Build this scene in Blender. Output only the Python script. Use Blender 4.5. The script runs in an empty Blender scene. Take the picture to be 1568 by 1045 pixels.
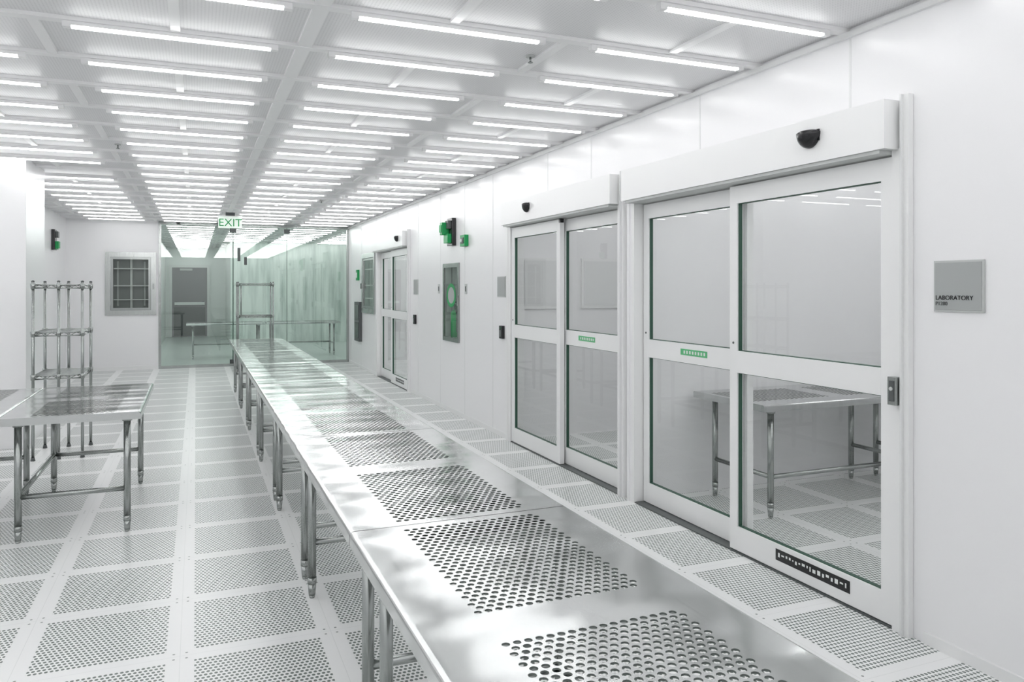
import bpy, math, random
from mathutils import Vector, Matrix
random.seed(3)
sc = bpy.context.scene
sc.view_settings.view_transform = 'Standard'
sc.view_settings.look = 'None'
sc.view_settings.exposure = 0.0

# ------------------------------------------------------------------ materials
def newmat(name):
    m = bpy.data.materials.new(name); m.use_nodes = True
    return m, m.node_tree, m.node_tree.nodes['Principled BSDF']

def simple(name, col, rough=0.5, metal=0.0, emis=None, estr=0.0, spec=0.5):
    m, nt, b = newmat(name)
    b.inputs['Base Color'].default_value = (*col, 1)
    b.inputs['Roughness'].default_value = rough
    b.inputs['Metallic'].default_value = metal
    b.inputs['Specular IOR Level'].default_value = spec
    if emis:
        b.inputs['Emission Color'].default_value = (*emis, 1)
        b.inputs['Emission Strength'].default_value = estr
    return m

class N:
    """tiny node-math helper"""
    def __init__(s, nt): s.nt = nt
    def m(s, op, a, b=None, c=None):
        n = s.nt.nodes.new('ShaderNodeMath'); n.operation = op
        for i, v in enumerate((a, b, c)):
            if v is None: continue
            if isinstance(v, (int, float)): n.inputs[i].default_value = v
            else: s.nt.links.new(v, n.inputs[i])
        return n.outputs[0]
    def pos(s):
        g = s.nt.nodes.new('ShaderNodeNewGeometry')
        x = s.nt.nodes.new('ShaderNodeSeparateXYZ')
        s.nt.links.new(g.outputs['Position'], x.inputs[0])
        return g.outputs['Position'], x.outputs[0], x.outputs[1], x.outputs[2]
    def mix(s, f, c1, c2):
        n = s.nt.nodes.new('ShaderNodeMix'); n.data_type = 'RGBA'
        s.nt.links.new(f, n.inputs[0])
        for i, c in ((6, c1), (7, c2)):
            if isinstance(c, tuple): n.inputs[i].default_value = (*c, 1)
            else: s.nt.links.new(c, n.inputs[i])
        return n.outputs[2]

# floor: 0.61 m perforated raised-floor tiles
def floor_mat():
    m, nt, b = newmat('perforated_floor_tile'); h = N(nt)
    P, x, y, z = h.pos()
    u = h.m('FRACT', h.m('DIVIDE', h.m('ADD', x, 0.06+6.1), 0.61))
    v = h.m('FRACT', h.m('DIVIDE', h.m('ADD', y, -4.03+12.2), 0.61))
    eu = h.m('MINIMUM', u, h.m('SUBTRACT', 1.0, u))
    ev = h.m('MINIMUM', v, h.m('SUBTRACT', 1.0, v))
    inside = h.m('MULTIPLY', h.m('GREATER_THAN', eu, 0.088), h.m('GREATER_THAN', ev, 0.075))
    vr = h.m('MULTIPLY', v, 26.0)
    odd = h.m('MULTIPLY', h.m('MODULO', h.m('FLOOR', vr), 2.0), 0.5)
    fu = h.m('FRACT', h.m('ADD', h.m('MULTIPLY', u, 32.0), odd))
    fv = h.m('FRACT', vr)
    du = h.m('DIVIDE', h.m('SUBTRACT', fu, 0.5), 0.35)
    dv = h.m('DIVIDE', h.m('SUBTRACT', fv, 0.5), 0.33)
    rr = h.m('ADD', h.m('MULTIPLY', du, du), h.m('MULTIPLY', dv, dv))
    hole = h.m('MULTIPLY', h.m('LESS_THAN', rr, 1.0), inside)
    seam = h.m('LESS_THAN', h.m('MINIMUM', eu, ev), 0.002)
    su = h.m('SUBTRACT', eu, 0.04); sv = h.m('SUBTRACT', ev, 0.04)
    scr = h.m('LESS_THAN', h.m('ADD', h.m('MULTIPLY', su, su), h.m('MULTIPLY', sv, sv)), 0.00008)
    c = h.mix(hole, (0.92, 0.93, 0.925), (0.145, 0.18, 0.163))
    c = h.mix(seam, c, (0.80, 0.82, 0.81))
    c = h.mix(scr, c, (0.3, 0.32, 0.31))
    nt.links.new(c, b.inputs['Base Color'])
    b.inputs['Roughness'].default_value = 0.28
    return m

def ceil_mat():
    m, nt, b = newmat('perforated_ceiling_panel'); h = N(nt)
    P, x, y, z = h.pos()
    fu = h.m('SUBTRACT', h.m('FRACT', h.m('MULTIPLY', h.m('ADD', x, 10.0), 66.0)), 0.5)
    fv = h.m('SUBTRACT', h.m('FRACT', h.m('MULTIPLY', h.m('ADD', y, 10.0), 66.0)), 0.5)
    r = h.m('ADD', h.m('MULTIPLY', fu, fu), h.m('MULTIPLY', fv, fv))
    hole = h.m('LESS_THAN', r, 0.05)
    c = h.mix(hole, (0.82, 0.82, 0.83), (0.68, 0.68, 0.69))
    nt.links.new(c, b.inputs['Base Color'])
    b.inputs['Roughness'].default_value = 0.45
    return m

def wall_mat(name, col=(0.925, 0.925, 0.935), rough=0.28):
    m, nt, b = newmat(name)
    b.inputs['Base Color'].default_value = (*col, 1)
    b.inputs['Roughness'].default_value = rough
    return m

def steel_mat(name, col=(0.74, 0.75, 0.745), rough=0.2, wav=0.25, sc_=5.0):
    m, nt, b = newmat(name)
    g = nt.nodes.new('ShaderNodeNewGeometry')
    if wav > 0:
        mp0 = nt.nodes.new('ShaderNodeMapping'); mp0.inputs['Scale'].default_value = (0.35, 1.5, 1.0)
        mp0.inputs['Rotation'].default_value = (0, 0, 0.35)
        nt.links.new(g.outputs['Position'], mp0.inputs['Vector'])
        n = nt.nodes.new('ShaderNodeTexNoise'); n.inputs['Scale'].default_value = sc_
        n.inputs['Detail'].default_value = 0.0
        nt.links.new(mp0.outputs[0], n.inputs['Vector'])
        bp = nt.nodes.new('ShaderNodeBump'); bp.inputs['Strength'].default_value = wav
        bp.inputs['Distance'].default_value = 0.03
        nt.links.new(n.outputs[0], bp.inputs['Height'])
        nt.links.new(bp.outputs[0], b.inputs['Normal'])
    mp = nt.nodes.new('ShaderNodeMapping'); mp.inputs['Scale'].default_value = (300, 3, 3)
    nt.links.new(g.outputs['Position'], mp.inputs['Vector'])
    n2 = nt.nodes.new('ShaderNodeTexNoise'); n2.inputs['Scale'].default_value = 1.0
    nt.links.new(mp.outputs[0], n2.inputs['Vector'])
    h = N(nt)
    r = h.m('ADD', h.m('MULTIPLY', n2.outputs[0], 0.10), rough-0.05)
    nt.links.new(r, b.inputs['Roughness'])
    b.inputs['Base Color'].default_value = (*col, 1)
    b.inputs['Metallic'].default_value = 1.0
    return m

def glass_mat(name, tint=(0.9, 0.95, 0.92), refl=1.0, f0=0.08):
    """thin-sheet glass: transparent + mirror, Schlick weight that is the same from both sides"""
    m = bpy.data.materials.new(name); m.use_nodes = True
    nt = m.node_tree; nt.nodes.clear()
    out = nt.nodes.new('ShaderNodeOutputMaterial')
    tr = nt.nodes.new('ShaderNodeBsdfTransparent'); tr.inputs[0].default_value = (*tint, 1)
    gl = nt.nodes.new('ShaderNodeBsdfGlossy'); gl.inputs['Roughness'].default_value = 0.0
    gl.inputs[0].default_value = (0.95*refl, 1.0*refl, 0.97*refl, 1)
    g = nt.nodes.new('ShaderNodeNewGeometry')
    d = nt.nodes.new('ShaderNodeVectorMath'); d.operation = 'DOT_PRODUCT'
    nt.links.new(g.outputs['Normal'], d.inputs[0]); nt.links.new(g.outputs['Incoming'], d.inputs[1])
    h = N(nt)
    c = h.m('SUBTRACT', 1.0, h.m('ABSOLUTE', d.outputs['Value']))
    f = h.m('ADD', h.m('MULTIPLY', h.m('POWER', c, 5.0), 1.0-f0), f0)
    f = h.m('MINIMUM', f, 1.0)
    mx = nt.nodes.new('ShaderNodeMixShader')
    nt.links.new(f, mx.inputs[0]); nt.links.new(tr.outputs[0], mx.inputs[1]); nt.links.new(gl.outputs[0], mx.inputs[2])
    nt.links.new(mx.outputs[0], out.inputs[0])
    return m

def streak_mat():
    m, nt, b = newmat('frosted_green_panelling'); h = N(nt)
    g = nt.nodes.new('ShaderNodeNewGeometry')
    mp = nt.nodes.new('ShaderNodeMapping'); mp.inputs['Scale'].default_value = (4, 4, 0.5)
    nt.links.new(g.outputs['Position'], mp.inputs['Vector'])
    n = nt.nodes.new('ShaderNodeTexNoise'); n.inputs['Scale'].default_value = 1.6; n.inputs['Detail'].default_value = 6
    nt.links.new(mp.outputs[0], n.inputs['Vector'])
    cr = nt.nodes.new('ShaderNodeValToRGB')
    cr.color_ramp.elements[0].position = 0.32; cr.color_ramp.elements[0].color = (0.52, 0.61, 0.57, 1)
    cr.color_ramp.elements[1].position = 0.58; cr.color_ramp.elements[1].color = (0.82, 0.89, 0.85, 1)
    nt.links.new(n.outputs[0], cr.inputs[0]); nt.links.new(cr.outputs[0], b.inputs['Base Color'])
    b.inputs['Roughness'].default_value = 0.3
    return m

M = dict(
    floor=floor_mat(), ceil=ceil_mat(), wall=wall_mat('white_wall_panel'),
    steel=steel_mat('brushed_stainless_steel', (0.60, 0.615, 0.61), 0.15, 0.26, 4.0),
    rim=simple('darkened_hole_rim', (0.16, 0.18, 0.17), 0.35, 1.0),  # same steel coloured darker, shade put into the hole walls for contrast
    tube=steel_mat('stainless_tube', (0.38, 0.40, 0.39), 0.24, 0.0),
    sframe=steel_mat('stainless_frame', (0.50, 0.52, 0.51), 0.26, 0.0),
    chrome=simple('chrome_wire', (0.36, 0.38, 0.37), 0.18, 1.0),
    alu=simple('white_anodised_frame', (0.91, 0.915, 0.915), 0.3),
    tbar=simple('ceiling_t_bar_white', (0.93, 0.93, 0.935), 0.4),
    joint=simple('panel_joint_batten', (0.83, 0.84, 0.84), 0.4),
    gask=simple('dark_green_gasket', (0.03, 0.09, 0.06), 0.4),
    black=simple('black_plastic', (0.012, 0.012, 0.014), 0.2),
    dgrey=simple('dark_grey', (0.09, 0.1, 0.1), 0.4),
    pane=simple('dark_back_pane', (0.17, 0.18, 0.18), 0.3),
    mgrey=simple('sign_grey', (0.40, 0.42, 0.415), 0.4),
    lgrey=simple('sign_light_grey', (0.56, 0.58, 0.57), 0.4),
    door=simple('grey_painted_door', (0.25, 0.245, 0.255), 0.45),
    green=simple('signal_green', (0.0, 0.32, 0.08), 0.35),
    lgreen=simple('sticker_green', (0.12, 0.5, 0.22), 0.5),
    white=simple('sticker_white', (0.85, 0.87, 0.86), 0.5),
    tubeemi=simple('fluorescent_tube', (1, 1, 1), 0.5, 0, (1.0, 0.998, 1.0), 15.5),
    exitw=simple('exit_sign_face', (0.8, 0.85, 0.8), 0.4, 0, (0.8, 1.0, 0.85), 0.3),
    glass=glass_mat('door_glass', (0.945, 0.955, 0.95), 0.95, 0.045),
    cglass=glass_mat('cabinet_glass', (0.88, 0.91, 0.89), 0.9, 0.045),
    gglass=glass_mat('green_tinted_glass', (0.83, 0.91, 0.87), 0.9, 0.12),
    streak=streak_mat(),
    corr=simple('corridor_wall_paint', (0.89, 0.93, 0.91), 0.5),
    cfloor=simple('corridor_vinyl_floor', (0.62, 0.69, 0.66), 0.25),
)

# ------------------------------------------------------------------ mesh builder
class MB:
    def __init__(s): s.v = []; s.f = []; s.mi = []; s.mats = []; s.sm = []
    def mid(s, k):
        if k not in s.mats: s.mats.append(k)
        return s.mats.index(k)
    def face(s, pts, mat, smooth=False):
        i = len(s.v); s.v += [tuple(p) for p in pts]
        s.f.append(tuple(range(i, i+len(pts)))); s.mi.append(s.mid(mat)); s.sm.append(smooth)
    def box(s, x0, x1, y0, y1, z0, z1, mat, skip=()):
        if x0 > x1: x0, x1 = x1, x0
        if y0 > y1: y0, y1 = y1, y0
        i = len(s.v)
        s.v += [(x0,y0,z0),(x1,y0,z0),(x1,y1,z0),(x0,y1,z0),(x0,y0,z1),(x1,y0,z1),(x1,y1,z1),(x0,y1,z1)]
        for n, q in enumerate(((0,3,2,1),(4,5,6,7),(0,1,5,4),(1,2,6,5),(2,3,7,6),(3,0,4,7))):
            if n in skip: continue
            s.f.append(tuple(i+k for k in q)); s.mi.append(s.mid(mat)); s.sm.append(False)
    def cyl(s, p0, p1, r, mat, seg=12, r2=None, caps=True):
        p0 = Vector(p0); p1 = Vector(p1); r2 = r if r2 is None else r2
        d = (p1-p0).normalized()
        a = Vector((0,0,1)) if abs(d.z) < 0.9 else Vector((1,0,0))
        u = d.cross(a).normalized(); w = d.cross(u)
        i = len(s.v)
        for k in range(seg):
            t = 2*math.pi*k/seg; o = u*math.cos(t)+w*math.sin(t)
            s.v.append(tuple(p0+o*r)); s.v.append(tuple(p1+o*r2))
        mm = s.mid(mat)
        for k in range(seg):
            a0 = i+2*k; b0 = i+2*((k+1)%seg)
            s.f.append((a0, a0+1, b0+1, b0)); s.mi.append(mm); s.sm.append(True)
        if caps:
            s.f.append(tuple(i+2*k for k in range(seg))); s.mi.append(mm); s.sm.append(False)
            s.f.append(tuple(i+2*k+1 for k in reversed(range(seg)))); s.mi.append(mm); s.sm.append(False)
    def dome(s, c, rx, ry, rz, mat, seg=20, rings=10, half=False):
        i = len(s.v); mm = s.mid(mat)
        span = math.pi/2 if half else math.pi
        for a in range(rings+1):
            ph = -math.pi/2 + span*a/rings
            for k in range(seg):
                t = 2*math.pi*k/seg
                s.v.append((c[0]+rx*math.cos(ph)*math.cos(t), c[1]+ry*math.cos(ph)*math.sin(t), c[2]+rz*math.sin(ph)))
        for a in range(rings):
            for k in range(seg):
                k2 = (k+1) % seg
                s.f.append((i+a*seg+k, i+a*seg+k2, i+(a+1)*seg+k2, i+(a+1)*seg+k)); s.mi.append(mm); s.sm.append(True)
        if half:
            s.f.append(tuple(i+rings*seg+k for k in range(seg))); s.mi.append(mm); s.sm.append(False)
    def done(s, name, origin=None, bevel=0.0, rot=0.0, loc=None):
        if origin is None:
            xs = [p[0] for p in s.v]; ys = [p[1] for p in s.v]; zs = [p[2] for p in s.v]
            origin = ((min(xs)+max(xs))/2, (min(ys)+max(ys))/2, min(zs))
        me = bpy.data.meshes.new(name)
        me.from_pydata([(p[0]-origin[0], p[1]-origin[1], p[2]-origin[2]) for p in s.v], [], s.f)
        for k in s.mats: me.materials.append(M[k])
        me.polygons.foreach_set('material_index', s.mi)
        me.polygons.foreach_set('use_smooth', s.sm)
        me.update()
        o = bpy.data.objects.new(name, me); sc.collection.objects.link(o)
        o.location = loc if loc else origin
        o.rotation_euler[2] = rot
        if bevel:
            b = o.modifiers.new('bevel', 'BEVEL'); b.width = bevel; b.segments = 2
            b.limit_method = 'ANGLE'; b.angle_limit = math.radians(50)
        return o

def text(parent, body, loc, size, mat, rot, name='lettering', align='LEFT'):
    cu = bpy.data.curves.new(name, 'FONT'); cu.body = body; cu.size = size; cu.extrude = 0.0008
    cu.align_x = align
    cu.materials.append(M[mat])
    o = bpy.data.objects.new(name, cu); sc.collection.objects.link(o)
    o.rotation_euler = rot
    o.parent = parent
    o.location = Vector(loc) - Vector(parent.location)
    return o
ROT_RW = (math.radians(90), 0, math.radians(-90))

# ------------------------------------------------------------------ constants
W = 2.873; H = 2.75; YB = 15.6; XL = -4.2; YN = -1.8
XLB = -2.14; XO = 7.0

# ------------------------------------------------------------------ shell
def slab(name, x0,x1,y0,y1,z0,z1,mat, bevel=0):
    b = MB(); b.box(x0,x1,y0,y1,z0,z1,mat); return b.done(name, bevel=bevel)
slab('floor', XL-0.1, XO+0.1, YN-0.1, YB, -0.1, 0.0, 'floor')
slab('floor_corridor', -0.95, 5.1, YB, 26.0, -0.1, 0.0, 'cfloor')
slab('ceiling', XL-0.1, XO+0.1, YN-0.1, 26.0, H, H+0.1, 'ceil')

def wall_y(name, x0, x1, ya, yb, openings, mat='wall'):
    b = MB(); ys = sorted({ya, yb, *[o[0] for o in openings], *[o[1] for o in openings]})
    for a, c in zip(ys[:-1], ys[1:]):
        mid = (a+c)/2; op = [o for o in openings if o[0] < mid < o[1]]
        z = 0.0
        for o in sorted(op, key=lambda o: o[2]):
            if o[2] > z: b.box(x0, x1, a, c, z, o[2], mat)
            z = o[3]
        if z < H: b.box(x0, x1, a, c, z, H, mat)
    return b.done(name)
def wall_x(name, y0, y1, xa, xb, openings, mat='wall'):
    b = MB(); xs = sorted({xa, xb, *[o[0] for o in openings], *[o[1] for o in openings]})
    for a, c in zip(xs[:-1], xs[1:]):
        mid = (a+c)/2; op = [o for o in openings if o[0] < mid < o[1]]
        z = 0.0
        for o in sorted(op, key=lambda o: o[2]):
            if o[2] > z: b.box(a, c, y0, y1, z, o[2], mat)
            z = o[3]
        if z < H: b.box(a, c, y0, y1, z, H, mat)
    return b.done(name)

D1 = (2.42, 4.68); D2 = (4.80, 6.97); D3 = (10.80, 12.92)
wall_y('wall_right', W, W+0.14, YN, YB, [(D1[0], D1[1], 0, 2.13), (D2[0], D2[1], 0, 2.13), (D3[0], D3[1], 0, 2.13),
        (8.58, 9.10, 0.90, 1.77), (13.15, 14.1, 1.12, 2.06)])
wall_x('wall_back', YB, YB+0.12, XLB-0.1, -0.64, [(-1.45, -0.74, 1.08, 2.09)])
wall_y('wall_left', XLB-0.1, XLB, 9.35, YB, [])
slab('wall_left_projection', XL, -1.48, 8.4, 9.35, 0, H, 'wall', bevel=0.004)
wall_y('wall_left_near', XL-0.1, XL, YN, 8.4, [])
wall_x('wall_front', YN-0.1, YN, XL, W, [])
# rooms behind the sliding doors
wall_x('wall_partition_1', 4.70, 4.78, W+0.14, XO, [])
wall_x('wall_partition_2', 7.05, 7.13, W+0.14, XO, [])
wall_x('wall_partition_3', 13.0, 13.08, W+0.14, XO, [])
wall_x('wall_partition_4', 0.6, 0.68, W+0.14, XO, [])
wall_y('wall_outer', XO, XO+0.1, 0.6, YB, [])
# corridor behind glass
wall_y('wall_corridor_left', -0.95, -0.85, YB+0.12, 25.4, [], 'corr')
wall_x('wall_corridor_end', 25.4, 25.5, -0.95, 0.95, [], 'corr')
wall_y('wall_corridor_right', 0.85, 0.95, 21.6, 25.4, [], 'corr')
wall_x('wall_lobby_back', 21.5, 21.6, 0.85, 5.1, [], 'streak')
wall_y('wall_lobby_right', 5.0, 5.1, YB+0.12, 21.5, [], 'corr')
wall_x('wall_lobby_front', YB+0.02, YB+0.12, W+0.14, 5.1, [], 'corr')

# ------------------------------------------------------------------ ceiling grid + lights
gx = [0.505+1.19*k for k in range(-4, 7)]
rows = []
y = 3.37-0.612*10
while y < 25.2:
    rows.append(y); y += 0.612
grid = MB(); lights = MB(); zc = H
TS = (1, 3, 5)          # only bottom + two long faces of a tube glow (top sits in the housing, ends on caps)
def tube(a, c, y):
    lights.box(a, c, y-0.011, y+0.011, zc-0.046, zc-0.036, 'tubeemi', TS)
    lights.box(a, c, y-0.016, y+0.016, zc-0.036, zc-0.0185, 'tbar')
def xrange_for(y):
    if y < 8.4: return XL, W
    if y < 9.37: return -1.48, W
    if y < YB: return XLB, W
    if y < 21.5: return -0.85, 5.0
    return -0.85, 0.85
for i, y in enumerate(rows):
    if y > YB-0.08 and y < YB+0.2: continue
    if y < YN+0.05: continue
    xa, xb = xrange_for(y)
    grid.box(xa, xb, y-0.028, y+0.028, zc-0.018, zc, 'tbar')
    xa2, xb2 = xrange_for(y+0.61)
    ya, yb = y+0.028, min(y+0.584, 25.3)
    if ya < YB < yb: yb = YB-0.01
    par = (round((y-3.37)/0.612) % 2)
    for k, g in enumerate(gx):
        kk = k-4
        if max(xa, xa2)+0.05 < g < min(xb, xb2)-0.02:
            main = (kk == 0)
            on = main or ((par == 0) if kk > 0 else (par == 1))
            w = 0.035 if main else 0.022
            if on: grid.box(g-w, g+w, ya, yb, zc-0.016, zc, 'tbar')
        gc = g+0.595
        onc = (par == 1) if kk >= 0 else (par == 0)
        if onc and max(xa, xa2)+0.05 < gc < min(xb, xb2)-0.05:
            grid.box(gc-0.022, gc+0.022, ya, yb, zc-0.014, zc, 'tbar')
    for g in gx:
        a, c = g+0.16, g+1.03
        if a < xa+0.02 or c > xb-0.02: continue
        tube(a, c, y)
        for e0, e1 in ((a-0.035, a), (c, c+0.035)):
            lights.box(e0, e1, y-0.016, y+0.016, zc-0.046, zc-0.0185, 'tbar')
for y0, y1 in ((0.68, 4.70), (4.78, 7.05), (7.13, 13.0), (13.08, YB)):
    for y in rows:
        if y0+0.1 < y < y1-0.1:
            grid.box(W+0.14, XO, y-0.03, y+0.03, zc-0.018, zc, 'tbar')
            for g in gx:
                a, c = g+0.16, g+1.03
                if a < W+0.15 or c > XO-0.1: continue
                tube(a, c, y)
grid.done('trim_ceiling_grid'); lights.done('ceiling_tube_lights')

t = MB(); t.box(W-0.02, W, YN, YB, H-0.045, H-0.018, 'alu'); t.done('trim_ceiling_right')
t = MB()
for y in (-1.6, -0.4, 0.8, 7.45, 8.35, 9.3, 10.35, 13.05, 14.3, 15.3):
    t.box(W-0.002, W, y-0.006, y+0.006, 0.0, H-0.05, 'joint')
for y in (2.73, 3.9, 5.3, 6.1, 11.5, 12.3):
    t.box(W-0.002, W, y-0.006, y+0.006, 2.36, H-0.05, 'joint')
t.done('trim_wall_joints')
t = MB()
for x0, x1, y0, y1 in ((XLB, -0.64, YB-0.012, YB), (XLB, XLB+0.012, 9.35, YB-0.012)):
    t.box(x0, x1, y0, y1, 0, 0.07, 'alu')
t.done('baseboard_back')
t = MB()
for a, c in ((YN, D1[0]-0.09), (D2[1]+0.08, D3[0]-0.08), (D3[1]+0.08, YB-0.06)):
    t.box(W-0.008, W, a, c, 0, 0.05, 'alu')
t.done('baseboard_right')

# ------------------------------------------------------------------ sliding doors
def sliding_door(d, front_near, idx):
    y0, y1 = d; b = MB()
    jw = 0.055
    for a in (y0, y1-jw):
        b.box(W-0.025, W+0.12, a, a+jw, 0, 2.13, 'alu')
    b.box(W-0.03, W-0.001, y0-0.035, y0, 0, 2.36, 'alu')
    b.box(W-0.03, W-0.001, y1, y1+0.035, 0, 2.36, 'alu')
    b.box(W-0.045, W-0.03, y0-0.012, y0-0.002, 0, 2.36, 'joint')
    b.box(W-0.11, W-0.001, y0+0.02, y1-0.02, 2.125, 2.34, 'alu')
    b.box(W-0.10, W+0.12, y0+jw, y1-jw, 2.108, 2.125, 'lgrey')
    b.box(W-0.02, W+0.12, y0+jw, y1-jw, 0.0, 0.008, 'dgrey')
    mid = (y0+y1)/2
    def panel(a, c, x0, wide_at_far):
        x1 = x0+0.042; s = 0.065
        b.box(x0, x1, a, a+s, 0.012, 2.10, 'alu'); b.box(x0, x1, c-s, c, 0.012, 2.10, 'alu')
        b.box(x0, x1, a+s, c-s, 0.012, 0.15, 'alu')
        b.box(x0, x1, a+s, c-s, 1.03, 1.155, 'alu')
        b.box(x0, x1, a+s, c-s, 2.0, 2.10, 'alu')
        for z0, z1 in ((0.15, 1.03), (1.155, 2.0)):
            e = 0.005; xa, xb = x0+0.009, x1-0.009
            b.box(xa, xb, a+s, a+s+e, z0, z1, 'gask'); b.box(xa, xb, c-s-e, c-s, z0, z1, 'gask')
            b.box(xa, xb, a+s+e, c-s-e, z0, z0+e*0.8, 'gask'); b.box(xa, xb, a+s+e, c-s-e, z1-e*0.8, z1, 'gask')
            xm = (x0+x1)/2
            b.face([(xm, a+s+e, z0+e*0.8), (xm, a+s+e, z1-e*0.8), (xm, c-s-e, z1-e*0.8), (xm, c-s-e, z0+e*0.8)], 'glass')
        b.box(x0+0.012, x1-0.012, c, c+0.006, 0.03, 2.09, 'gask')
        b.cyl((x0-0.003, c-s*0.5, 1.2), (x0+0.001, c-s*0.5, 1.2), 0.007, 'dgrey', 10)
    fx, rx = W-0.012, W+0.048
    if front_near:
        panel(y0+jw+0.004, mid+0.05, fx, True); panel(mid-0.03, y1-jw-0.008, rx, True)
    else:
        panel(y0+jw+0.004, mid+0.03, rx, True); panel(mid-0.05, y1-jw-0.008, fx, True)
        b.box(fx-0.004, fx+0.03, mid-0.065, mid-0.035, 2.07, 2.104, 'black')
    if front_near: sy, sx = mid+0.48, rx
    else: sy, sx = mid-0.42, rx
    if idx < 3:
        b.box(sx-0.002, sx, sy-0.14, sy+0.14, 1.08, 1.12, 'lgreen')
        for k in range(8):
            b.box(sx-0.003, sx-0.002, sy-0.12+k*0.03, sy-0.105+k*0.03, 1.09, 1.11, 'white')
    if front_near:
        sy0, sy1 = y0+0.30, y0+0.80
        b.box(fx-0.002, fx, sy0, sy1, 0.065, 0.125, 'black')
        k = sy0+0.02
        while k < sy1-0.03:
            w = random.choice((0.008, 0.012, 0.02))
            b.box(fx-0.003, fx-0.002, k, k+w, 0.085+random.choice((0, .01)), 0.103+random.choice((0, .005)), 'white'); k += w+0.012
    o = b.done('door_%d' % idx, bevel=0.0025)
    return o
sliding_door(D1, True, 1); sliding_door(D2, False, 2); sliding_door(D3, True, 3)

def door_sensor(yc, s=1.0):
    b = MB(); x = W-0.112
    b.box(x-0.006, x, yc-0.062*s, yc+0.062*s, 2.225, 2.28, 'black')
    b.dome((x-0.006, yc, 2.270), 0.055*s, 0.066*s, 0.075, 'black', half=True)
    b.dome((x-0.006, yc, 2.270), 0.052*s, 0.062*s, 0.014, 'black')
    b.done('door_motion_sensor')
door_sensor(2.87); door_sensor(6.30, 0.8); door_sensor(11.1, 0.8)

def card_reader(yc, z=1.065, steel=False, x=W):
    b = MB()
    if steel:
        b.box(x-0.035, x, yc-0.022, yc+0.022, z-0.062, z+0.062, 'tube')
        b.box(x-0.038, x-0.035, yc-0.013, yc+0.013, z-0.045, z+0.045, 'dgrey')
        b.cyl((x-0.042, yc, z+0.01), (x-0.037, yc, z+0.01), 0.009, 'lgrey', 12)
    else:
        b.box(x-0.03, x, yc-0.04, yc+0.04, z-0.065, z+0.065, 'black')
        b.box(x-0.033, x-0.03, yc-0.028, yc+0.028, z-0.045, z+0.02, 'dgrey')
        b.cyl((x-0.034, yc, z+0.042), (x-0.03, yc, z+0.042), 0.006, 'green', 8)
    b.done('wall_card_reader', bevel=0.004)
card_reader(2.445, 1.065, True, W-0.026); card_reader(7.16); card_reader(10.48)

def plaque(y0, y1, txt=None):
    b = MB()
    b.box(W-0.010, W, y0, y1, 1.418, 1.63, 'lgrey')
    b.box(W-0.013, W-0.010, y0+0.008, y1-0.008, 1.426, 1.622, 'mgrey')
    o = b.done('room_sign_plaque', bevel=0.0015)
    if txt:
        text(o, 'LABORATORY', (W-0.0145, y1-0.012, 1.468), 0.026, 'black', ROT_RW)
        text(o, 'P1280', (W-0.0145, y1-0.012, 1.445), 0.022, 'dgrey', ROT_RW)
plaque(2.058, 2.279, True); plaque(7.08, 7.30); plaque(10.34, 10.56)

def switch(yc, z):
    b = MB(); b.box(W-0.008, W, yc-0.035, yc+0.035, z-0.06, z+0.06, 'lgrey')
    b.box(W-0.012, W-0.008, yc-0.012, yc+0.012, z-0.03, z+0.03, 'dgrey'); b.done('light_switch', bevel=0.002)
switch(8.3, 1.5); switch(9.35, 1.5)

# fire extinguisher cabinet
b = MB(); y0, y1, z0, z1 = 8.53, 9.15, 0.86, 1.81
f = 0.05
b.box(W-0.018, W-0.001, y0, y0+f, z0, z1, 'tube'); b.box(W-0.018, W-0.001, y1-f, y1, z0, z1, 'tube')
b.box(W-0.018, W-0.001, y0+f, y1-f, z0, z0+f, 'tube'); b.box(W-0.018, W-0.001, y0+f, y1-f, z1-f, z1, 'tube')
b.box(W+0.125, W+0.139, y0+f+0.002, y1-f-0.002, z0+f-0.008, z1-f+0.008, 'mgrey')
b.box(W, W+0.125, y0+f+0.001, y0+f+0.008, z0+f-0.008, z1-f+0.008, 'mgrey'); b.box(W, W+0.125, y1-f-0.008, y1-f-0.001, z0+f-0.008, z1-f+0.008, 'mgrey')
b.face([(W-0.006, y0+f, z0+f), (W-0.006, y0+f, z1-f), (W-0.006, y1-f, z1-f), (W-0.006, y1-f, z0+f)], 'cglass')
cy = (y0+y1)/2
b.cyl((W+0.06, cy+0.02, z0+f), (W+0.06, cy+0.02, 1.20), 0.062, 'green', 24)
b.dome((W+0.06, cy+0.02, 1.20), 0.062, 0.062, 0.05, 'green', 24, 10)
b.cyl((W+0.06, cy+0.02, 1.24), (W+0.06, cy+0.02, 1.31), 0.02, 'dgrey', 10)
b.box(W+0.045, W+0.075, cy-0.01, cy+0.12, 1.295, 1.31, 'dgrey'); b.box(W+0.045, W+0.075, cy-0.01, cy+0.10, 1.33, 1.345, 'dgrey')
b.cyl((W+0.03, cy-0.03, 1.29), (W+0.03, cy-0.11, 1.2), 0.011, 'dgrey', 8); b.cyl((W+0.03, cy-0.11, 1.2), (W+0.03, cy-0.11, 0.98), 0.011, 'dgrey', 8)
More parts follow.
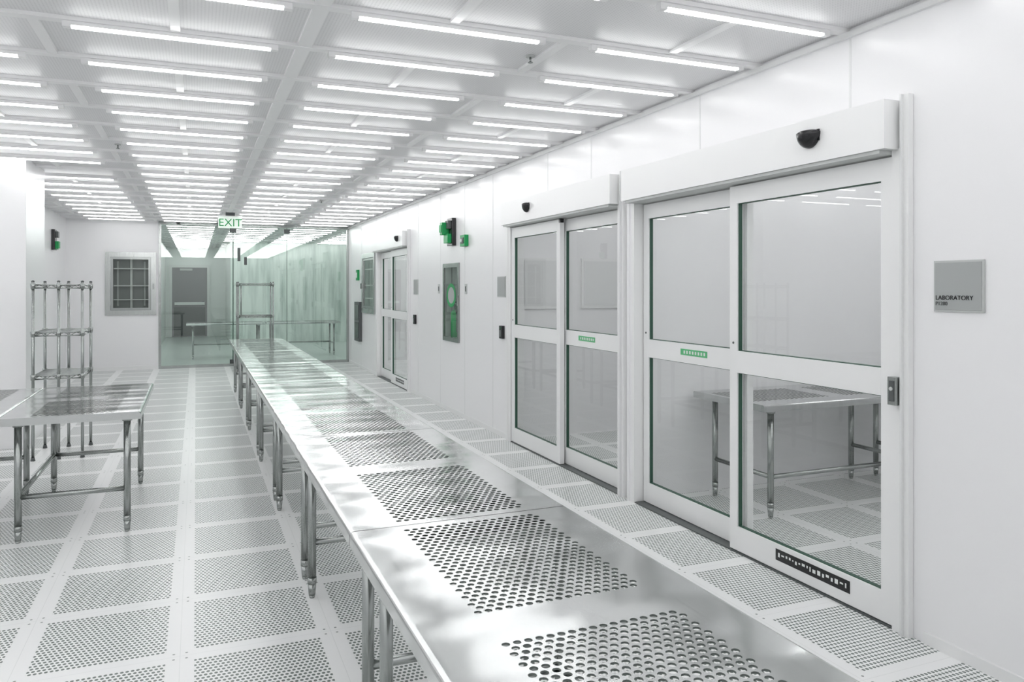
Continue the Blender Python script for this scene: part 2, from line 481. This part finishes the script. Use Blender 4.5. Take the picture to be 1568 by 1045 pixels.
# ring decal on the cabinet door
n = 32
for k in range(n):
    t0, t1 = 2*math.pi*k/n, 2*math.pi*(k+1)/n
    def P(r, t, x): return (x, cy+r*1.25*math.cos(t), 1.42+r*math.sin(t))
    b.face([P(0.0, t0, W-0.0075), P(0.10, t0, W-0.0075), P(0.10, t1, W-0.0075)], 'mgrey')
    b.face([P(0.10, t0, W-0.0085), P(0.145, t0, W-0.0085), P(0.145, t1, W-0.0085), P(0.10, t1, W-0.0085)], 'green')
b.box(W-0.03, W-0.018, y0+0.012, y0+0.035, 1.3, 1.42, 'chrome')
b.done('fire_extinguisher_cabinet')

def alarm(side, yc, zc_):
    b = MB(); s = -1 if side == 'R' else 1; x = (W if side == 'R' else XLB)+s*0.002
    def bx(a, c, y0, y1, z0, z1, m): b.box(x+s*a, x+s*c, yc+y0, yc+y1, zc_+z0, zc_+z1, m)
    bx(0, 0.05, -0.11, 0.09, -0.16, 0.17, 'black')
    bx(0.05, 0.10, -0.09, 0.07, -0.13, -0.02, 'green')
    bx(0.05, 0.09, -0.08, 0.05, 0.04, 0.14, 'dgrey')
    if side == 'R':
        bx(0.05, 0.14, 0.0, 0.09, -0.03, 0.12, 'green')
        bx(0.14, 0.155, 0.01, 0.08, 0.0, 0.09, 'lgreen')
    else: bx(0.05, 0.08, -0.07, 0.05, -0.15, -0.13, 'lgreen')
    b.done('fire_alarm_strobe', bevel=0.004)
alarm('R', 8.78, 2.18); alarm('L', 14.2, 2.28)
b = MB(); b.box(W-0.05, W, 8.22, 8.38, 1.99, 2.12, 'green'); b.box(W-0.056, W-0.05, 8.25, 8.35, 2.02, 2.09, 'dgrey')
b.cyl((W-0.07, 8.3, 2.055), (W-0.056, 8.3, 2.055), 0.02, 'white', 12); b.done('fire_alarm_call_point', bevel=0.004)

def passthrough(name, axis, a0, a1, z0, z1, plane, depth):
    b = MB()
    def bx(p0, p1, d0, d1, q0, q1, m):
        if axis == 'x': b.box(p0, p1, plane+d0, plane+d1, q0, q1, m)
        else: b.box(plane+d0, plane+d1, p0, p1, q0, q1, m)
    f = 0.085
    bx(a0, a0+f, -0.03, -0.001, z0, z1, 'sframe'); bx(a1-f, a1, -0.03, -0.001, z0, z1, 'sframe')
    bx(a0+f, a1-f, -0.03, -0.001, z0, z0+f, 'sframe'); bx(a0+f, a1-f, -0.03, -0.001, z1-f, z1, 'sframe')
    i0, i1, k0, k1 = a0+f, a1-f, z0+f, z1-f
    bx(i0, i0+0.01, 0, depth, k0, k1, 'tube'); bx(i1-0.01, i1, 0, depth, k0, k1, 'tube')
    bx(i0+0.01, i1-0.01, 0, depth, k0, k0+0.01, 'tube'); bx(i0+0.01, i1-0.01, 0, depth, k1-0.01, k1, 'tube')
    bx(i0+0.01, i1-0.01, depth-0.012, depth, k0+0.01, k1-0.01, 'pane')
    m = (i0+i1)/2; g = 0.035
    bx(i0+0.01, i0+0.01+g, -0.02, 0.0, k0+0.01, k1-0.01, 'tube'); bx(i1-0.01-g, i1-0.01, -0.02, 0.0, k0+0.01, k1-0.01, 'tube')
    # rear door frame and shelves seen through the glass
    bx(m-0.018, m+0.018, depth-0.04, depth-0.015, k0+0.01, k1-0.01, 'lgrey')
    bx(i0+0.10, i0+0.125, depth-0.04, depth-0.015, k0+0.08, k1-0.08, 'mgrey'); bx(i1-0.125, i1-0.10, depth-0.04, depth-0.015, k0+0.08, k1-0.08, 'mgrey')
    for zz in (0.2, 0.46, 0.78):
        z = k0+(k1-k0)*zz
        bx(i0+0.05, i1-0.05, 0.01, depth-0.045, z-0.008, z+0.008, 'lgrey')
    bx(i0+0.045, i1-0.045, -0.02, 0.0, k0+0.01, k0+0.045, 'tube'); bx(i0+0.045, i1-0.045, -0.02, 0.0, k1-0.045, k1-0.01, 'tube')
    q = plane-0.008
    if axis == 'x':
        b.face([(i0+.045, q, k0+.045), (i1-.045, q, k0+.045), (i1-.045, q, k1-.045), (i0+.045, q, k1-.045)], 'cglass')
    else:
        b.face([(q, i0+.045, k0+.045), (q, i1-.045, k0+.045), (q, i1-.045, k1-.045), (q, i0+.045, k1-.045)], 'cglass')
    bx(a1-0.06, a1-0.035, -0.06, -0.03, (z0+z1)/2-0.1, (z0+z1)/2, 'chrome')
    b.done(name)
passthrough('pass_through_cabinet', 'x', -1.52, -0.68, 1.01, 2.16, YB, 0.12)
passthrough('pass_through_cabinet', 'y', 13.08, 14.17, 1.05, 2.13, W, 0.13)
b = MB(); b.box(W-0.06, W, 14.25, 14.7, 0.5, 1.24, 'dgrey'); b.box(W-0.065, W-0.06, 14.29, 14.66, 0.56, 0.86, 'black')
b.box(W-0.065, W-0.06, 14.29, 14.66, 0.9, 1.18, 'black'); b.done('wall_air_grille', bevel=0.004)
b = MB(); b.box(W-0.04, W, 14.5, 14.65, 1.65, 1.85, 'green'); b.box(W-0.045, W-0.04, 14.53, 14.62, 1.7, 1.8, 'white'); b.done('fire_alarm_pull_station', bevel=0.003)

# ------------------------------------------------------------------ glass partition
b = MB(); xa, xb = -0.64, W-0.002
b.box(xa, xa+0.04, YB-0.02, YB+0.04, 0, H, 'tube'); b.box(xb-0.04, xb, YB-0.02, YB+0.04, 0, H, 'tube')
b.box(xa+0.04, xb-0.04, YB-0.02, YB+0.04, 0, 0.05, 'tube'); b.box(xa+0.04, xb-0.04, YB-0.02, YB+0.04, H-0.06, H, 'tube')
js = [xa+0.04, 0.66, 1.66, xb-0.04]
for a, c in zip(js[:-1], js[1:]):
    b.face([(a+0.004, YB+0.01, 0.05), (c-0.004, YB+0.01, 0.05), (c-0.004, YB+0.01, H-0.06), (a+0.004, YB+0.01, H-0.06)], 'gglass')
for j in js[1:-1]:
    for z in (0.09, 2.62):
        b.box(j-0.06, j+0.06, YB-0.012, YB+0.032, z-0.04, z+0.04, 'dgrey')
b.box(0.66-0.008, 0.66+0.008, YB, YB+0.02, 0.05, H-0.06, 'gask')
b.box(1.66-0.004, 1.66+0.004, YB, YB+0.02, 0.05, H-0.06, 'gask')
b.cyl((0.80, YB-0.05, 0.95), (0.80, YB-0.05, 1.55), 0.014, 'chrome', 10)
for z in (1.0, 1.5): b.cyl((0.80, YB-0.05, z), (0.80, YB+0.004, z), 0.01, 'chrome', 8)
b.box(0.74, 0.79, YB-0.06, YB-0.012, 2.02, 2.28, 'dgrey')
b.box(0.86, 0.91, YB-0.06, YB-0.012, 1.95, 2.10, 'dgrey')
b.done('window_1')

b = MB(); yd = 25.4
b.box(-0.75, -0.67, yd-0.06, yd, 0, 2.2, 'white'); b.box(0.32, 0.40, yd-0.06, yd, 0, 2.2, 'white'); b.box(-0.67, 0.32, yd-0.06, yd, 2.12, 2.2, 'white')
b.box(-0.67, 0.32, yd-0.04, yd, 0.01, 2.12, 'door'); b.box(-0.6, 0.25, yd-0.11, yd-0.08, 0.98, 1.06, 'white')
b.box(-0.58, -0.52, yd-0.08, yd-0.04, 0.96, 1.08, 'dgrey'); b.box(0.17, 0.23, yd-0.08, yd-0.04, 0.96, 1.08, 'dgrey')
b.box(-0.45, -0.1, yd-0.1, yd-0.04, 2.03, 2.09, 'lgrey')
b.box(-0.62, 0.27, yd-0.045, yd-0.04, 0.04, 0.9, 'dgrey')
b.done('door_4')

b = MB(); X0 = 0.515; Y0 = 13.2
b.box(X0-0.18, X0+0.18, Y0-0.02, Y0+0.02, 2.48, 2.67, 'exitw')
b.box(X0-0.18, X0+0.18, Y0-0.025, Y0+0.025, 2.665, 2.68, 'alu')
b.box(X0-0.07, X0+0.07, Y0-0.04, Y0+0.04, 2.68, 2.732, 'dgrey')
o = b.done('exit_sign')
text(o, 'EXIT', (X0, Y0-0.022, 2.51), 0.175, 'green', (math.radians(90), 0, 0), align='CENTER')

# ------------------------------------------------------------------ tables
def perf(b, x0, x1, y0, y1, z, mat):
    px, py, r = 0.0262, 0.0227, 0.0094
    nx = int((x1-x0)/px); ny = int((y1-y0)/py)
    px = (x1-x0)/(nx+0.5); py = (y1-y0)/ny
    mm = b.mid(mat); mr = b.mid('rim'); seg = 12
    for j in range(ny):
        ya = y0+j*py; off = 0 if j % 2 == 0 else px/2
        if off: b.face([(x0, ya, z), (x0+off, ya, z), (x0+off, ya+py, z), (x0, ya+py, z)], mat)
        else: b.face([(x1-px/2, ya, z), (x1, ya, z), (x1, ya+py, z), (x1-px/2, ya+py, z)], mat)
        for i in range(nx):
            cx = x0+off+(i+0.5)*px; cy = ya+py/2; n = len(b.v)
            hx, hy = px/2, py/2
            o = [(hx, -hy/3), (hx, hy/3), (hx, hy), (hx/3, hy), (-hx/3, hy), (-hx, hy), (-hx, hy/3), (-hx, -hy/3), (-hx, -hy), (-hx/3, -hy), (hx/3, -hy), (hx, -hy)]
            for (ox, oy) in o:
                b.v.append((cx+ox, cy+oy, z))
            for (ox, oy) in o:
                l = math.hypot(ox, oy); b.v.append((cx+ox/l*r, cy+oy/l*r, z))
            for (ox, oy) in o:
                l = math.hypot(ox, oy); b.v.append((cx+ox/l*r, cy+oy/l*r, z-0.0045))
            for k in range(seg):
                k2 = (k+1) % seg
                b.f.append((n+k, n+k2, n+12+k2, n+12+k)); b.mi.append(mm); b.sm.append(False)
                b.f.append((n+12+k, n+12+k2, n+24+k2, n+24+k)); b.mi.append(mr); b.sm.append(False)

_cache = {}
def table_mesh(L, rail_side):
    key = (L, rail_side)
    if key in _cache: return _cache[key]
    b = MB(); w = 0.75; hw = w/2; hl = L/2; z = 0.76
    bx = 0.155; be = 0.04; gap = 0.075
    ax0, ax1 = -hw+bx, hw-bx+0.02
    p = [(-hl+be, -gap), (gap, hl-be)]
    R = 0.014
    def q(x0, x1, y0, y1): b.face([(x0, y0, z), (x1, y0, z), (x1, y1, z), (x0, y1, z)], 'steel')
    q(-hw+R, ax0, -hl+0.002, hl-0.002); q(ax1, hw-R, -hl+0.002, hl-0.002)
    q(ax0, ax1, -hl+0.002, p[0][0]); q(ax0, ax1, p[0][1], p[1][0]); q(ax0, ax1, p[1][1], hl-0.002)
    for a, c in p: perf(b, ax0, ax1, a, c, z, 'steel')
    for s in (-1, 1):
        pr = []
        for k in range(7):
            t = math.radians(90*k/6); pr.append((s*(hw-R+R*math.sin(t)), z-R+R*math.cos(t)))
        pr.append((s*hw, z-0.045)); pr.append((s*(hw-0.012), z-0.045))
        for (xa, za), (xb, zb) in zip(pr[:-1], pr[1:]):
            b.face([(xa, -hl+0.002, za), (xb, -hl+0.002, zb), (xb, hl-0.002, zb), (xa, hl-0.002, za)], 'steel', True)
    for s in (-1, 1):
        y = s*(hl-0.002)
        b.face([(-hw, y, z-0.045), (hw, y, z-0.045), (hw, y, z-R), (hw-R, y, z), (-hw+R, y, z), (-hw, y, z-R)], 'steel')
    for y in (-hl+0.13, 0, hl-0.13):
        b.box(-hw+0.04, hw-0.04, y-0.035, y+0.035, z-0.035, z-0.006, 'tube')
    lx = hw-0.085; ly = hl-0.13
    for sx in (-1, 1):
        for sy in (-1, 1):
            x, y = sx*lx, sy*ly
            b.cyl((x, y, z-0.07), (x, y, z-0.034), 0.028, 'tube', 16, 0.034)
            b.cyl((x, y, 0.07), (x, y, z-0.05), 0.0205, 'tube', 16)
            b.cyl((x, y, 0.0), (x, y, 0.012), 0.012, 'tube', 16, 0.016)
            b.cyl((x, y, 0.012), (x, y, 0.07), 0.016, 'tube', 16, 0.0205)
            b.cyl((x, y, 0.07), (x, y, 0.10), 0.022, 'tube', 16)
    for sy in (-1, 1): b.cyl((-lx, sy*ly, 0.27), (lx, sy*ly, 0.27), 0.016, 'tube', 12)
    b.cyl((rail_side*lx, -ly, 0.27), (rail_side*lx, ly, 0.27), 0.016, 'tube', 12)
    o = b.done('work_table_perforated', origin=(0, 0, 0))
    _cache[key] = o.data
    bpy.data.objects.remove(o)
    return _cache[key]
def table(cx, cy, L, rail=1, rot=0.0):
    o = bpy.data.objects.new('stainless_perforated_work_table', table_mesh(L, rail))
    sc.collection.objects.link(o); o.location = (cx, cy, 0); o.rotation_euler[2] = rot
for k in range(7):
    table(0.815, 0.82+1.575*(k+0.5)-0.02, 1.575, 1)
table(-0.685, 5.92, 1.5, -1); table(-1.44, 5.92, 1.5, -1)
table(4.15, 4.27, 1.575, -1, math.radians(90)); table(5.73, 4.27, 1.575, -1, math.radians(90))
table(2.2, 17.6, 1.575, 1, math.radians(90)); table(0.6, 17.6, 1.575, 1, math.radians(90))  # added behind the glass, standing in for the work tables' reflection in it

# ------------------------------------------------------------------ wire racks
def rack(x0, x1, y0, y1, levels, mids=()):
    b = MB(); top = levels[-1]+0.03
    ps = [(x, y) for x in (x0, x1) for y in (y0, y1)] + [(x, y) for x in mids for y in (y0, y1)]
    for x, y in ps:
        b.cyl((x, y, 0.03), (x, y, top), 0.0127, 'chrome', 12)
        b.cyl((x, y, 0.0), (x, y, 0.03), 0.02, 'dgrey', 12, 0.014)
        b.dome((x, y, top), 0.014, 0.014, 0.01, 'dgrey', 10, 5)
        for z in levels: b.cyl((x, y, z-0.035), (x, y, z+0.012), 0.017, 'chrome', 10, 0.021)
    for z in levels:
        for zz in (z, z-0.028):
            for y in (y0, y1): b.cyl((x0, y, zz), (x1, y, zz), 0.006, 'chrome', 8)
            for x in (x0, x1): b.cyl((x, y0, zz), (x, y1, zz), 0.006, 'chrome', 8)
        n = int((y1-y0)/0.028)
        for k in range(1, n):
            y = y0+(y1-y0)*k/n; b.cyl((x0, y, z+0.003), (x1, y, z+0.003), 0.003, 'chrome', 6)
        for k in (1, 2):
            x = x0+(x1-x0)*k/3; b.cyl((x, y0, z-0.004), (x, y1, z-0.004), 0.004, 'chrome', 6)
        for y in (y0, y1):
            m = 8
            for k in range(m):
                xa = x0+(x1-x0)*k/m; xb = x0+(x1-x0)*(k+1)/m
                za, zb = (z, z-0.028) if k % 2 else (z-0.028, z)
                b.cyl((xa, y, za), (xb, y, zb), 0.003, 'chrome', 5)
    b.done('wire_shelving_rack')
rack(-1.315, -0.935, 7.75, 8.33, (0.74, 1.12, 1.54), (-1.12,))
rack(0.70, 1.30, 14.5, 15.0, (0.3, 1.0, 1.58))

for x in (3.29, 3.97, 4.9):  # framed flat grey panels standing in for partition windows
    b = MB(); yy = 7.05
    b.box(x-0.27, x+0.27, yy-0.02, yy-0.001, 1.30, 1.82, 'alu'); b.box(x-0.24, x+0.24, yy-0.024, yy-0.02, 1.33, 1.79, 'joint')
    b.done('wall_window_panel')

def sprinkler(x, y):
    b = MB(); b.cyl((x, y, H-0.008), (x, y, H), 0.025, 'lgrey', 16); b.cyl((x, y, H-0.035), (x, y, H-0.008), 0.006, 'chrome', 8)
    b.cyl((x, y, H-0.038), (x, y, H-0.035), 0.014, 'chrome', 12); b.done('ceiling_sprinkler')
sprinkler(1.64, 3.7); sprinkler(-0.62, 7.35); sprinkler(1.64, 11.0)
b = MB(); b.cyl((-0.3, 15.3, H-0.02), (-0.3, 15.3, H), 0.06, 'alu', 20); b.dome((-0.3, 15.3, H-0.02), 0.045, 0.045, 0.045, 'black'); b.done('ceiling_dome_camera')

# ------------------------------------------------------------------ world / camera
w = bpy.data.worlds.new('World'); sc.world = w; w.use_nodes = True
w.node_tree.nodes['Background'].inputs[0].default_value = (0.8, 0.85, 0.83, 1)
w.node_tree.nodes['Background'].inputs[1].default_value = 0.3
cam = bpy.data.cameras.new('camera'); co = bpy.data.objects.new('camera', cam); sc.collection.objects.link(co)
cam.sensor_width = 36; cam.lens = 36*1167/1568
cam.shift_y = -82.5/1568
co.location = (0, 0, 1.52)
co.rotation_euler = (math.radians(90), 0, -math.atan(484/1167))
cam.clip_start = 0.05
sc.camera = co
